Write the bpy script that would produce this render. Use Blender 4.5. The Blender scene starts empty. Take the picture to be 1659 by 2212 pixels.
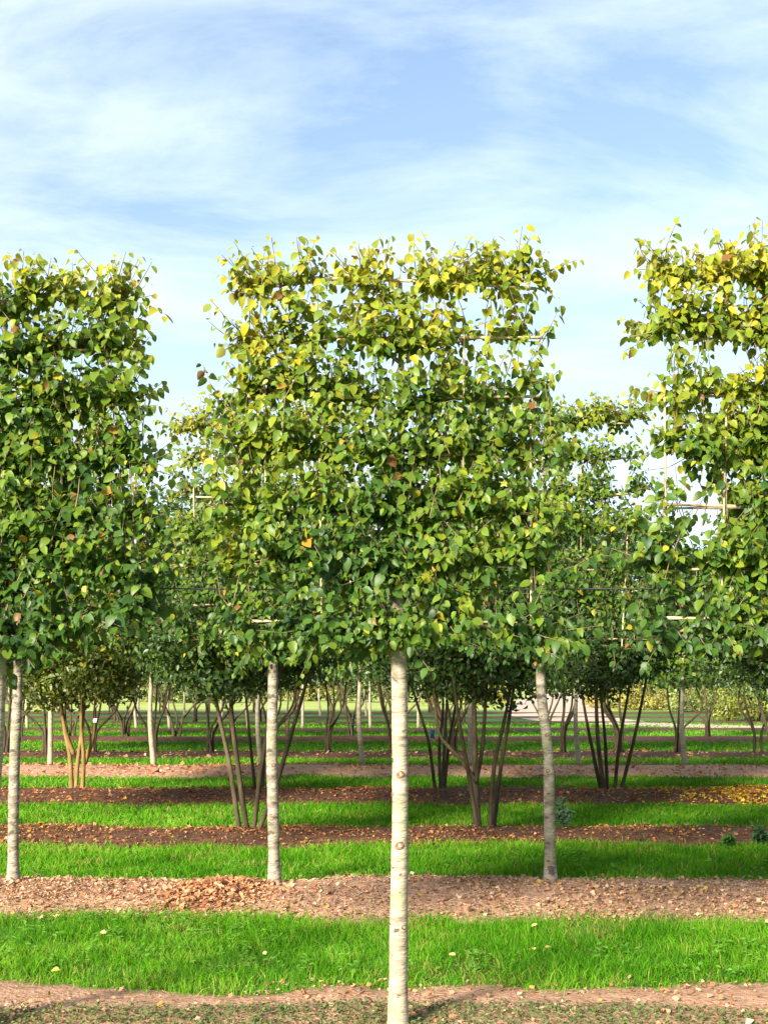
import bpy, math, random
import numpy as np
from mathutils import Matrix, Vector

rng = np.random.default_rng(11)
random.seed(11)
SC = bpy.context.scene
COL = SC.collection
R = math.radians

# ------------------------------------------------------------------ camera
F, YH, XC, CAM_H = 2550.0, 1465.0, 830.0, 1.70     # focal length, horizon row, centre column (in pixels of a 1659 x 2212 frame), eye height
cam_data = bpy.data.cameras.new('camera')
cam = bpy.data.objects.new('camera', cam_data)
COL.objects.link(cam)
cam_data.sensor_fit = 'HORIZONTAL'
cam_data.sensor_width = 36.0
cam_data.lens = F / 1659.0 * 36.0
cam_data.shift_y = (YH - 1106.0) / 1659.0
cam_data.clip_start = 0.1
cam_data.clip_end = 3000.0
cam.location = (0, 0, CAM_H)
cam.rotation_euler = (R(90), 0, 0)
SC.camera = cam

def at(px, py, d):
    """a point at depth d seen at column px, row py of the 1659 x 2212 frame"""
    return Vector(((px - XC) / F * d, d, CAM_H + (YH - py) / F * d))

def depth(py):
    return F * CAM_H / (py - YH)

# ------------------------------------------------------------------ sky, sun, exposure
SUN_EL, SUN_AZ = R(24), R(34)        # azimuth: to the left of straight behind the camera
sun_dir = Vector((-math.sin(SUN_AZ) * math.cos(SUN_EL), -math.cos(SUN_AZ) * math.cos(SUN_EL), math.sin(SUN_EL)))
world = bpy.data.worlds.new('World')
SC.world = world
world.use_nodes = True
wn, wl = world.node_tree.nodes, world.node_tree.links
wn.clear()
def WN(t, **k):
    n = wn.new(t)
    for a, b in k.items():
        setattr(n, a, b)
    return n
sky = WN('ShaderNodeTexSky', sky_type='NISHITA', sun_disc=False)
sky.sun_elevation = SUN_EL
sky.sun_rotation = math.atan2(sun_dir.x, sun_dir.y)
sky.air_density = 1.0
sky.dust_density = 0.8
sky.ozone_density = 1.5
tc = WN('ShaderNodeTexCoord')
sep = WN('ShaderNodeSeparateXYZ')
wl.new(tc.outputs['Generated'], sep.inputs[0])
den = WN('ShaderNodeMath', operation='ADD'); den.inputs[1].default_value = 0.30
wl.new(sep.outputs['Z'], den.inputs[0])
dv = []
for ax in ('X', 'Y'):
    m = WN('ShaderNodeMath', operation='DIVIDE')
    wl.new(sep.outputs[ax], m.inputs[0]); wl.new(den.outputs[0], m.inputs[1]); dv.append(m)
cmb = WN('ShaderNodeCombineXYZ')
wl.new(dv[0].outputs[0], cmb.inputs[0]); wl.new(dv[1].outputs[0], cmb.inputs[1])
mp = WN('ShaderNodeMapping')
mp.inputs['Rotation'].default_value = (0, 0, R(-14))
mp.inputs['Scale'].default_value = (0.9, 1.9, 1.0)
mp.inputs['Location'].default_value = (3.1, 0.62, 0.0)
wl.new(cmb.outputs[0], mp.inputs[0])
nz = WN('ShaderNodeTexNoise'); nz.inputs['Scale'].default_value = 2.3; nz.inputs['Detail'].default_value = 9.0
nz.inputs['Roughness'].default_value = 0.62; nz.inputs['Distortion'].default_value = 0.35
wl.new(mp.outputs[0], nz.inputs['Vector'])
rmp = WN('ShaderNodeValToRGB')
rmp.color_ramp.elements[0].position = 0.36; rmp.color_ramp.elements[0].color = (0.14, 0.14, 0.14, 1)
rmp.color_ramp.elements[1].position = 0.64; rmp.color_ramp.elements[1].color = (0.88, 0.88, 0.88, 1)
wl.new(nz.outputs['Fac'], rmp.inputs[0])
# thin cloud thickens towards the horizon, as a real veil does seen edge on
veil = WN('ShaderNodeMapRange'); veil.inputs['From Min'].default_value = 0.03; veil.inputs['From Max'].default_value = 0.42
veil.inputs['To Min'].default_value = 1.0; veil.inputs['To Max'].default_value = 0.0
wl.new(sep.outputs['Z'], veil.inputs['Value'])
mx = WN('ShaderNodeMath', operation='MAXIMUM')
wl.new(rmp.outputs['Color'], mx.inputs[0]); wl.new(veil.outputs[0], mx.inputs[1])
mixc = WN('ShaderNodeMixRGB')
mixc.inputs['Color2'].default_value = (3.85, 4.5, 5.0, 1)
wl.new(mx.outputs[0], mixc.inputs['Fac']); wl.new(sky.outputs[0], mixc.inputs['Color1'])
bg = WN('ShaderNodeBackground'); bg.inputs['Strength'].default_value = 0.082
wl.new(mixc.outputs[0], bg.inputs['Color'])
wo = WN('ShaderNodeOutputWorld'); wl.new(bg.outputs[0], wo.inputs['Surface'])

sd = bpy.data.lights.new('sun', 'SUN')
sd.energy = 4.8; sd.angle = R(11); sd.color = (1.0, 0.93, 0.80)
sun = bpy.data.objects.new('sun', sd)
COL.objects.link(sun)
sun.rotation_euler = sun_dir.to_track_quat('Z', 'Y').to_euler()
sun.location = (-10, -10, 14)

SC.view_settings.view_transform = 'Standard'
SC.view_settings.look = 'None'
SC.view_settings.gamma = 1.0
SC.view_settings.exposure = 1.7
SC.view_settings.use_curve_mapping = False
SC.cycles.max_bounces = 8
SC.cycles.transmission_bounces = 6
SC.cycles.diffuse_bounces = 4

# ------------------------------------------------------------------ helpers
def tag(o, label=None, cat=None, group=None, kind=None):
    if label: o['label'] = label
    if cat: o['category'] = cat
    if group: o['group'] = group
    if kind: o['kind'] = kind
    return o

def link(name, data, parent=None):
    o = bpy.data.objects.new(name, data)
    COL.objects.link(o)
    if parent is not None:
        o.parent = parent
    return o

def empty(name, loc):
    o = link(name, None)
    o.empty_display_size = 0.2
    o.location = loc
    return o

def raw_mesh(name, verts, loops, sizes, mat=None, col=None, smooth=True):
    me = bpy.data.meshes.new(name)
    verts = np.ascontiguousarray(verts, dtype=np.float32)
    loops = np.ascontiguousarray(loops, dtype=np.int32)
    sizes = np.ascontiguousarray(sizes, dtype=np.int32)
    me.vertices.add(len(verts)); me.vertices.foreach_set('co', verts.ravel())
    me.loops.add(len(loops)); me.loops.foreach_set('vertex_index', loops)
    me.polygons.add(len(sizes))
    start = np.zeros(len(sizes), np.int32); start[1:] = np.cumsum(sizes)[:-1]
    me.polygons.foreach_set('loop_start', start)
    me.update(calc_edges=True)
    if smooth:
        me.polygons.foreach_set('use_smooth', np.ones(len(sizes), bool))
    if col is not None:
        a = me.color_attributes.new('Col', 'FLOAT_COLOR', 'POINT')
        c = np.ones((len(verts), 4), np.float32); c[:, :3] = col
        a.data.foreach_set('color', c.ravel())
    if mat is not None:
        me.materials.append(mat)
    me.validate()
    return me

class MB:
    """collects tubes and grids into one mesh"""
    def __init__(s):
        s.v, s.l, s.s, s.n, s.c = [], [], [], 0, []
    def add(s, v, faces, c=None):
        v = np.asarray(v, float)
        s.v.append(v)
        for f in faces:
            s.l.extend(i + s.n for i in f); s.s.append(len(f))
        s.n += len(v)
        s.c.append(np.tile(np.asarray(c if c is not None else (1, 1, 1), float), (len(v), 1)))
    def tube(s, pts, rad, n=6, wob=0.0, c=None, cap=True):
        P = np.array([tuple(p) for p in pts], float); m = len(P)
        rad = np.broadcast_to(np.asarray(rad, float), (m,))
        T = np.gradient(P, axis=0); T /= np.linalg.norm(T, axis=1)[:, None] + 1e-9
        ref = np.array([0.0, 0, 1.0]) if abs(T[:, 2]).mean() < 0.8 else np.array([1.0, 0, 0])
        V = []
        for i in range(m):
            a = np.cross(T[i], ref); a /= np.linalg.norm(a) + 1e-9
            b = np.cross(a, T[i])
            for k in range(n):
                th = 2 * math.pi * k / n
                r = rad[i] * (1 + (wob * math.sin(3 * th + i * 1.7) * 0.5 + wob * (random.random() - .5) if wob else 0))
                V.append(P[i] + r * (math.cos(th) * a + math.sin(th) * b))
        fs = []
        for i in range(m - 1):
            for k in range(n):
                k2 = (k + 1) % n
                fs.append((i * n + k, i * n + k2, (i + 1) * n + k2, (i + 1) * n + k))
        if cap:
            fs.append(tuple(range(n - 1, -1, -1))); fs.append(tuple((m - 1) * n + k for k in range(n)))
        s.add(V, fs, c)
        return s
    def mesh(s, name, mat, colour=False):
        return raw_mesh(name, np.concatenate(s.v), s.l, s.s, mat, np.concatenate(s.c) if colour else None)
    def build(s, name, mat, parent=None, colour=False):
        return link(name, s.mesh(name, mat, colour), parent)

def spline(ctrl, n):
    """Catmull-Rom through control points"""
    C = np.array([tuple(c) for c in ctrl], float)
    C = np.vstack([2 * C[0] - C[1], C, 2 * C[-1] - C[-2]])
    out = []
    seg = len(C) - 3
    for t in np.linspace(0, seg, n):
        i = min(int(t), seg - 1); u = t - i
        p0, p1, p2, p3 = C[i:i + 4]
        out.append(0.5 * (2 * p1 + (p2 - p0) * u + (2 * p0 - 5 * p1 + 4 * p2 - p3) * u ** 2 + (3 * p1 - p0 - 3 * p2 + p3) * u ** 3))
    return np.array(out)

_T = rng.random((64, 64))
def vnoise(x, y):
    """smooth value noise, vectorised, 0..1"""
    x, y = np.asarray(x, float), np.asarray(y, float)
    xi, yi = np.floor(x).astype(int), np.floor(y).astype(int)
    u, v = x - xi, y - yi
    u, v = u * u * (3 - 2 * u), v * v * (3 - 2 * v)
    g = lambda a, b: _T[a % 64, b % 64]
    return (g(xi, yi) * (1 - u) + g(xi + 1, yi) * u) * (1 - v) + (g(xi, yi + 1) * (1 - u) + g(xi + 1, yi + 1) * u) * v
def fbm(x, y, o=3):
    s, a, t = 0, 1.0, 0
    for k in range(o):
        s = s + a * vnoise(x * 2 ** k + 7.3 * k, y * 2 ** k + 3.1 * k); t += a; a *= .5
    return s / t

# ------------------------------------------------------------------ materials
def mat(name):
    m = bpy.data.materials.new(name); m.use_nodes = True
    nt = m.node_tree; nt.nodes.clear()
    out = nt.nodes.new('ShaderNodeOutputMaterial')
    return m, nt, out
def nd(nt, t, **k):
    n = nt.nodes.new(t)
    for a, b in k.items():
        setattr(n, a, b)
    return n

def leaf_material(name, trans=0.42, rough=0.45, spec=0.32, tboost=(1.25, 1.15, 0.5), back=True):
    m, nt, out = mat(name)
    at_ = nd(nt, 'ShaderNodeAttribute', attribute_name='Col')
    p = nd(nt, 'ShaderNodeBsdfPrincipled')
    p.inputs['Roughness'].default_value = rough
    p.inputs['Specular IOR Level'].default_value = spec
    src = at_.outputs['Color']
    if back:
        geo = nd(nt, 'ShaderNodeNewGeometry')
        pale = nd(nt, 'ShaderNodeMixRGB', blend_type='MIX'); pale.inputs['Color2'].default_value = (0.16, 0.21, 0.10, 1)
        f = nd(nt, 'ShaderNodeMath', operation='MULTIPLY'); f.inputs[1].default_value = 0.30
        nt.links.new(geo.outputs['Backfacing'], f.inputs[0])
        nt.links.new(f.outputs[0], pale.inputs['Fac']); nt.links.new(src, pale.inputs['Color1'])
        src = pale.outputs[0]
    nt.links.new(src, p.inputs['Base Color'])
    tr = nd(nt, 'ShaderNodeBsdfTranslucent')
    tb = nd(nt, 'ShaderNodeMixRGB', blend_type='MULTIPLY'); tb.inputs['Fac'].default_value = 1
    tb.inputs['Color2'].default_value = (*tboost, 1)
    nt.links.new(at_.outputs['Color'], tb.inputs['Color1'])
    nt.links.new(tb.outputs[0], tr.inputs['Color'])
    ms = nd(nt, 'ShaderNodeMixShader'); ms.inputs[0].default_value = trans
    nt.links.new(p.outputs[0], ms.inputs[1]); nt.links.new(tr.outputs[0], ms.inputs[2])
    nt.links.new(ms.outputs[0], out.inputs['Surface'])
    return m

def ramp_material(name, stops, scale, rough=0.85, detail=6, stretch=(1, 1, 1), bump=0.3, bump_scale=None, spec=0.2, extra=None):
    """noise through a colour ramp, with a fine bump"""
    m, nt, out = mat(name)
    tcn = nd(nt, 'ShaderNodeTexCoord')
    mpn = nd(nt, 'ShaderNodeMapping'); mpn.inputs['Scale'].default_value = stretch
    nt.links.new(tcn.outputs['Object'], mpn.inputs[0])
    n1 = nd(nt, 'ShaderNodeTexNoise'); n1.inputs['Scale'].default_value = scale; n1.inputs['Detail'].default_value = detail
    n1.inputs['Roughness'].default_value = 0.62
    nt.links.new(mpn.outputs[0], n1.inputs['Vector'])
    r = nd(nt, 'ShaderNodeValToRGB')
    el = r.color_ramp.elements
    while len(el) < len(stops): el.new(0.5)
    for e, (p_, c_) in zip(el, stops):
        e.position = p_; e.color = (*c_, 1)
    nt.links.new(n1.outputs['Fac'], r.inputs[0])
    p = nd(nt, 'ShaderNodeBsdfPrincipled'); p.inputs['Roughness'].default_value = rough
    p.inputs['Specular IOR Level'].default_value = spec
    src = r.outputs[0]
    for ex in ((extra if isinstance(extra, list) else [extra]) if extra else []):
        sc2, lo, hi, c2 = ex[:4]
        n3 = nd(nt, 'ShaderNodeTexNoise'); n3.inputs['Scale'].default_value = sc2; n3.inputs['Detail'].default_value = 5
        mp3 = nd(nt, 'ShaderNodeMapping'); mp3.inputs['Scale'].default_value = ex[4] if len(ex) > 4 else (1, 1, 1)
        mp3.inputs['Location'].default_value = (sc2 * .37, 1.3, .7)
        nt.links.new(tcn.outputs['Object'], mp3.inputs[0]); nt.links.new(mp3.outputs[0], n3.inputs['Vector'])
        mr = nd(nt, 'ShaderNodeMapRange'); mr.inputs['From Min'].default_value = lo; mr.inputs['From Max'].default_value = hi
        nt.links.new(n3.outputs['Fac'], mr.inputs['Value'])
        mm = nd(nt, 'ShaderNodeMixRGB'); mm.inputs['Color2'].default_value = (*c2, 1)
        nt.links.new(mr.outputs[0], mm.inputs['Fac']); nt.links.new(src, mm.inputs['Color1'])
        src = mm.outputs[0]
    nt.links.new(src, p.inputs['Base Color'])
    b = nd(nt, 'ShaderNodeBump'); b.inputs['Strength'].default_value = bump; b.inputs['Distance'].default_value = 0.02
    n2 = nd(nt, 'ShaderNodeTexNoise'); n2.inputs['Scale'].default_value = bump_scale or scale * 4; n2.inputs['Detail'].default_value = 5
    nt.links.new(mpn.outputs[0], n2.inputs['Vector'])
    nt.links.new(n2.outputs['Fac'], b.inputs['Height']); nt.links.new(b.outputs[0], p.inputs['Normal'])
    nt.links.new(p.outputs[0], out.inputs['Surface'])
    return m

M = {}
M['leaf'] = leaf_material('leaf_green')
M['leaf_fine'] = leaf_material('leaf_multistem', trans=0.34, rough=0.42, spec=0.45, tboost=(1.2, 1.15, 0.5))
M['grass'] = leaf_material('grass_blade', trans=0.35, rough=0.6, spec=0.08, tboost=(1.1, 1.15, 0.5), back=False)
M['litter'] = leaf_material('dry_leaf', trans=0.15, rough=0.8, spec=0.15, tboost=(1.1, .9, .7), back=False)
M['bark_pale'] = ramp_material('bark_pale', [(0.28, (0.11, 0.085, 0.06)), (0.42, (0.25, 0.205, 0.145)), (0.56, (0.37, 0.305, 0.22)), (0.8, (0.45, 0.38, 0.29))], 5.5, rough=0.8,
                               stretch=(1.2, 1.2, 5.5), bump=0.5, bump_scale=16, extra=[(5.0, 0.52, 0.72, (0.24, 0.25, 0.13)), (16.0, 0.64, 0.70, (0.09, 0.07, 0.05), (1, 1, 2.2)), (3.0, 0.55, 0.75, (0.34, 0.25, 0.17)), (42.0, 0.62, 0.68, (0.14, 0.11, 0.08), (1, 1, 3))])
M['bark_mottled'] = ramp_material('bark_mottled', [(0.3, (0.07, 0.058, 0.042)), (0.46, (0.20, 0.17, 0.125)), (0.60, (0.33, 0.285, 0.215)), (0.8, (0.44, 0.39, 0.31))], 4.5, rough=0.85,
                                  stretch=(1.6, 1.6, 4.2), bump=0.6, bump_scale=16, extra=[(4.0, 0.5, 0.7, (0.20, 0.20, 0.10)), (11.0, 0.58, 0.66, (0.08, 0.065, 0.05), (1, 1, 1.8)), (36.0, 0.60, 0.66, (0.11, 0.09, 0.07), (1, 1, 3))])
M['bark_far'] = ramp_material('bark_far', [(0.3, (0.17, 0.14, 0.09)), (0.6, (0.33, 0.285, 0.19))], 4, stretch=(1, 1, 4), bump=0.3)
M['bark_dark'] = ramp_material('bark_dark', [(0.3, (0.030, 0.022, 0.012)), (0.6, (0.085, 0.063, 0.034)), (0.8, (0.14, 0.11, 0.065))], 6, stretch=(1.5, 1.5, 0.6), bump=0.5)
M['bark_gold'] = ramp_material('bark_gold', [(0.3, (0.12, 0.075, 0.025)), (0.65, (0.25, 0.165, 0.055))], 6, stretch=(1.5, 1.5, 0.6), bump=0.4)
M['branch'] = ramp_material('branch_bark', [(0.3, (0.16, 0.11, 0.07)), (0.7, (0.34, 0.26, 0.19))], 12, bump=0.4)
M['twig'] = ramp_material('twig_bark', [(0.3, (0.13, 0.085, 0.045)), (0.7, (0.27, 0.19, 0.11))], 14, bump=0.2)
M['cane'] = ramp_material('bamboo', [(0.3, (0.40, 0.26, 0.13)), (0.7, (0.62, 0.47, 0.28))], 9, rough=0.5, bump=0.15, spec=0.4)
M['knot'] = ramp_material('knot_scar', [(0.35, (0.10, 0.05, 0.03)), (0.65, (0.30, 0.18, 0.11))], 60, bump=0.6)
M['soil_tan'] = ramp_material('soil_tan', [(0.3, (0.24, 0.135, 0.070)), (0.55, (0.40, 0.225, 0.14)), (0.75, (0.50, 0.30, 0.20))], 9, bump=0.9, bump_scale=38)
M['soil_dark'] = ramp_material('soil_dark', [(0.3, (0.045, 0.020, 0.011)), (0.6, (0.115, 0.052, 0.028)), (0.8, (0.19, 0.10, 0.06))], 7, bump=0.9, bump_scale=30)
M['turf'] = ramp_material('turf', [(0.3, (0.030, 0.085, 0.008)), (0.6, (0.055, 0.155, 0.013)), (0.85, (0.11, 0.20, 0.025))], 3.0, bump=1.0, bump_scale=45,
                          extra=(0.35, 0.5, 0.75, (0.12, 0.18, 0.03)))
M['meadow'] = ramp_material('meadow', [(0.3, (0.19, 0.26, 0.045)), (0.7, (0.36, 0.38, 0.10))], 0.6, bump=0.6, bump_scale=6)
M['gravel'] = ramp_material('gravel', [(0.3, (0.34, 0.26, 0.19)), (0.7, (0.48, 0.385, 0.30))], 3, bump=0.5, bump_scale=30)
M['wire'] = ramp_material('wire', [(0.3, (0.03, 0.03, 0.03)), (0.7, (0.06, 0.06, 0.06))], 20, rough=0.5, bump=0.0)
M['blue'] = ramp_material('blue_tag', [(0.3, (0.02, 0.10, 0.30)), (0.7, (0.03, 0.14, 0.40))], 20, rough=0.4, bump=0.0, spec=0.5)
M['white'] = ramp_material('white_tag', [(0.3, (0.62, 0.60, 0.58)), (0.7, (0.75, 0.74, 0.72))], 20, rough=0.5, bump=0.0)
M['red'] = ramp_material('red_tag', [(0.3, (0.45, 0.05, 0.03)), (0.7, (0.55, 0.07, 0.05))], 20, rough=0.5, bump=0.0)

# ------------------------------------------------------------------ leaf geometry
# outline of a broad pointed leaf: (half width, position along the midrib)
LEAF = dict(
    broad=([0.0, 0.26, 0.36, 0.23, 0.0], [0.0, 0.13, 0.42, 0.75, 1.0]),
    plain=([0.0, 0.31, 0.28, 0.0], [0.0, 0.24, 0.62, 1.0]),
    narrow=([0.0, 0.20, 0.27, 0.17, 0.0], [0.0, 0.18, 0.45, 0.75, 1.0]),
    mini=([0.0, 0.30, 0.0], [0.0, 0.42, 1.0]))
def leaf_template(kind):
    hw, yy = LEAF[kind]
    V, fs, n = [], [], len(hw)
    if kind == 'mini':
        V = [(0, 0, 0), (-.32, .45, 0), (0, 1, 0), (.32, .45, 0)]
        fs = [(0, 3, 2), (0, 2, 1)]
        return np.array(V, float), fs
    for w, y in zip(hw, yy): V.append((0, y, 0))
    for sgn in (-1, 1):
        for i in range(1, n - 1):
            V.append((sgn * hw[i], yy[i] + 0.0, 0))
    for s_, off in ((-1, n), (1, n + n - 2)):
        for i in range(n - 1):
            a, b = i, i + 1
            oa = off + i - 1 if 1 <= i <= n - 2 else None
            ob = off + i if 1 <= i + 1 <= n - 2 else None
            f = [a, b] + ([ob] if ob is not None else []) + ([oa] if oa is not None else [])
            if s_ > 0: f = f[::-1]
            fs.append(tuple(f))
    return np.array(V, float), fs
TEMPL = {k: leaf_template(k) for k in LEAF}

def norm(a):
    return a / (np.linalg.norm(a, axis=-1, keepdims=True) + 1e-9)

def leaf_frames(D, N):
    """orthonormal side / tip / normal from wanted tip direction D and normal N"""
    D = norm(D)
    N = norm(N - (N * D).sum(1, keepdims=True) * D)
    S = np.cross(D, N)
    return S, D, N

def leaves_mesh(name, kind, P, D, N, L, C, material, W=None, fold=None, curl=None):
    T, fs = TEMPL[kind]
    n = len(P)
    S, D, N = leaf_frames(D, N)
    if W is None: W = rng.uniform(0.85, 1.15, n)
    if fold is None: fold = rng.uniform(0.02, 0.65, n)
    W = W * rng.uniform(.8, 1.1, n)
    if curl is None: curl = rng.uniform(-0.15, 0.50, n)
    x = T[None, :, 0] * W[:, None]; y = np.broadcast_to(T[None, :, 1], x.shape)
    z = fold[:, None] * np.abs(x) - curl[:, None] * y ** 2
    V = P[:, None, :] + L[:, None, None] * (x[..., None] * S[:, None] + y[..., None] * D[:, None] + z[..., None] * N[:, None])
    lt = np.concatenate([np.array(f) for f in fs]); st = np.array([len(f) for f in fs])
    loops = (lt[None] + (np.arange(n) * len(T))[:, None]).ravel()
    cc = np.repeat(C[:, None, :], len(T), 1).copy()
    cc *= (0.92 + 0.16 * np.abs(T[None, :, 0:1]) / 0.42) if kind != 'mini' else 1.0
    return raw_mesh(name, V.reshape(-1, 3), loops, np.tile(st, n), material, cc.reshape(-1, 3))

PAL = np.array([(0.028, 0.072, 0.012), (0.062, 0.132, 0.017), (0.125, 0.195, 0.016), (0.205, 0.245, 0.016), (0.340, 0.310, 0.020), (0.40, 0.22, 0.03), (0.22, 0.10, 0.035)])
# leaf meshes shared by the single leaves: shape x colour
LEAF_MESH = {}
def single_leaf_mesh(shape, ci):
    if (shape, ci) not in LEAF_MESH:
        r0 = np.random.default_rng(shape * 31 + ci)
        f, c, w = [(0.12, 0.05, 1.0), (0.30, 0.20, 0.92), (0.42, 0.10, 0.85), (0.20, 0.32, 1.1), (0.06, -0.05, 1.05), (0.5, 0.25, 1.0)][shape]
        col = PAL[ci] * r0.uniform(0.85, 1.2)
        o = np.zeros((1, 3))
        LEAF_MESH[shape, ci] = leaves_mesh('leaf', 'broad', o, np.array([[0, 1., 0]]), np.array([[0, 0, 1.]]), np.ones(1), col[None], M['leaf'],
                                           np.array([w]), np.array([f]), np.array([c]))
    return LEAF_MESH[shape, ci]

# ------------------------------------------------------------------ the ground
def plane_grid(name, xs, ys, zf, material):
    X, Y = np.meshgrid(xs, ys)
    Z = zf(X, Y)
    nx, ny = len(xs), len(ys)
    V = np.stack([X, Y, Z], -1).reshape(-1, 3)
    i, j = np.meshgrid(np.arange(nx - 1), np.arange(ny - 1))
    a = (j * nx + i).ravel()
    q = np.stack([a, a + 1, a + nx + 1, a + nx], 1)
    return raw_mesh(name, V, q.ravel(), np.full(len(q), 4), material)

lawn = link('ground', plane_grid('ground', np.linspace(-900, 900, 61), np.linspace(-60, 1740, 61), lambda X, Y: X * 0, M['turf']))
tag(lawn, 'wide green turf between the planted rows reaching to the horizon', 'ground', kind='structure')

# planted strips of bare soil: (near edge, far edge, material, mound height)
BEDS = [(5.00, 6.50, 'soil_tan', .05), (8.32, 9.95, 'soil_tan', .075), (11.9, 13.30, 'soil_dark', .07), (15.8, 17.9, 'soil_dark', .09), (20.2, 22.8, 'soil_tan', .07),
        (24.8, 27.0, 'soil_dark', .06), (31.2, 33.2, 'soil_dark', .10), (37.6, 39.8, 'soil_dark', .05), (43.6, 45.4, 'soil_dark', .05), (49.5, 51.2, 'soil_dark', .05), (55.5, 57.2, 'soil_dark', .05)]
BED_NAMES = ['nearest tan soil strip along the bottom edge of the picture', 'tan soil strip under the second row, with the heap of dry leaves',
             'dark brown soil strip under the two large multi-stem trees', 'dark soil strip with orange and yellow leaves at its right end',
             'narrow reddish strip of leaf-covered soil under slim pale trunks'] + [f'{w} shaded soil strip seen under the trees' for w in ('sixth', 'seventh', 'eighth', 'ninth', 'tenth', 'eleventh')]
def bed_edge(x, k, side):
    return (fbm(x * 0.9 + 13 * k + 5 * side, 2.0 + k) - .5) * (0.46 if k < 3 else 0.7) + (fbm(x * 3.3 + 3 * k, 9.0 + side) - .5) * 0.20
def bed_z(X, Y, k):
    y0, y1, _, h = BEDS[k]
    a, b = y0 + bed_edge(X, k, 0), y1 + bed_edge(X, k, 1)
    u = np.clip((Y - a) / (b - a), -0.2, 1.2) * 2 - 1
    prof = 1 - u ** 2
    z = h * np.clip(prof, -0.4, 1) * (0.8 + .5 * fbm(X * .7 + k, Y * .7)) + np.clip(prof, 0, 1) * 0.035 * (fbm(X * 6, Y * 6 + k, 4) - .45)
    return z + 0.004
for k, (y0, y1, m_, h) in enumerate(BEDS):
    half = min(6.5 + 0.55 * y1, 34)
    step = 0.05 if k < 2 else (0.1 if k < 5 else 0.25)
    xs = np.arange(-half, half + step, step)
    ys = np.linspace(y0 - .3, y1 + .3, 34 if k < 3 else 18)
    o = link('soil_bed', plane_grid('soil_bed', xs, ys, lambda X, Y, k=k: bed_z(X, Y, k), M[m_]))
    tag(o, BED_NAMES[k], 'soil strip', kind='structure')

def ground_z(X, Y):
    Z = np.zeros_like(X)
    for k in range(len(BEDS)):
        if Y.min() > BEDS[k][1] + .4 or Y.max() < BEDS[k][0] - .4: continue
        Z = np.where((Y > BEDS[k][0] - .3) & (Y < BEDS[k][1] + .3), np.maximum(Z, bed_z(X, Y, k)), Z)
    return Z

# far meadow and the pale gravel road at the right
md = link('meadow', plane_grid('meadow', np.linspace(-400, 400, 41), np.linspace(60, 640, 30), lambda X, Y: 0 * X + 0.006, M['meadow']))
tag(md, 'sunlit yellow-green meadow beyond the last tree rows', 'meadow', kind='structure')
def ribbon(name, ctr, width, z, material):
    P = spline([(x, y, 0) for x, y in ctr], 60)
    T = np.gradient(P, axis=0); T = norm(T); S = np.stack([-T[:, 1], T[:, 0], 0 * T[:, 0]], 1)
    w = np.interp(np.linspace(0, 1, 60), np.linspace(0, 1, len(width)), width)
    V, fs = [], []
    for i in range(60):
        for j, u in enumerate((-1, -.5, 0, .5, 1)):
            e = 1 + 0.06 * (fbm(i * .5, u + 3.) - .5)
            p = P[i] + S[i] * u * w[i] * .5 * e; V.append((p[0], p[1], z + 0.03 * (1 - u * u)))
    for i in range(59):
        for j in range(4):
            a = i * 5 + j; fs.append((a, a + 1, a + 6, a + 5))
    b = MB(); b.add(V, fs); return b.build(name, material)
rd = ribbon('gravel_road', [(40, 37.5), (26, 38.5), (16, 39.7), (10.5, 42), (8.0, 47), (8.2, 56), (10.2, 70), (14, 95), (20, 130)], [2.6, 2.6, 2.6, 3.0, 4.0, 4.6, 6, 6, 6], 0.012, M['gravel'])
tag(rd, 'pale sandy gravel road curving away beyond the trees at right', 'road', kind='structure')

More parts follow.
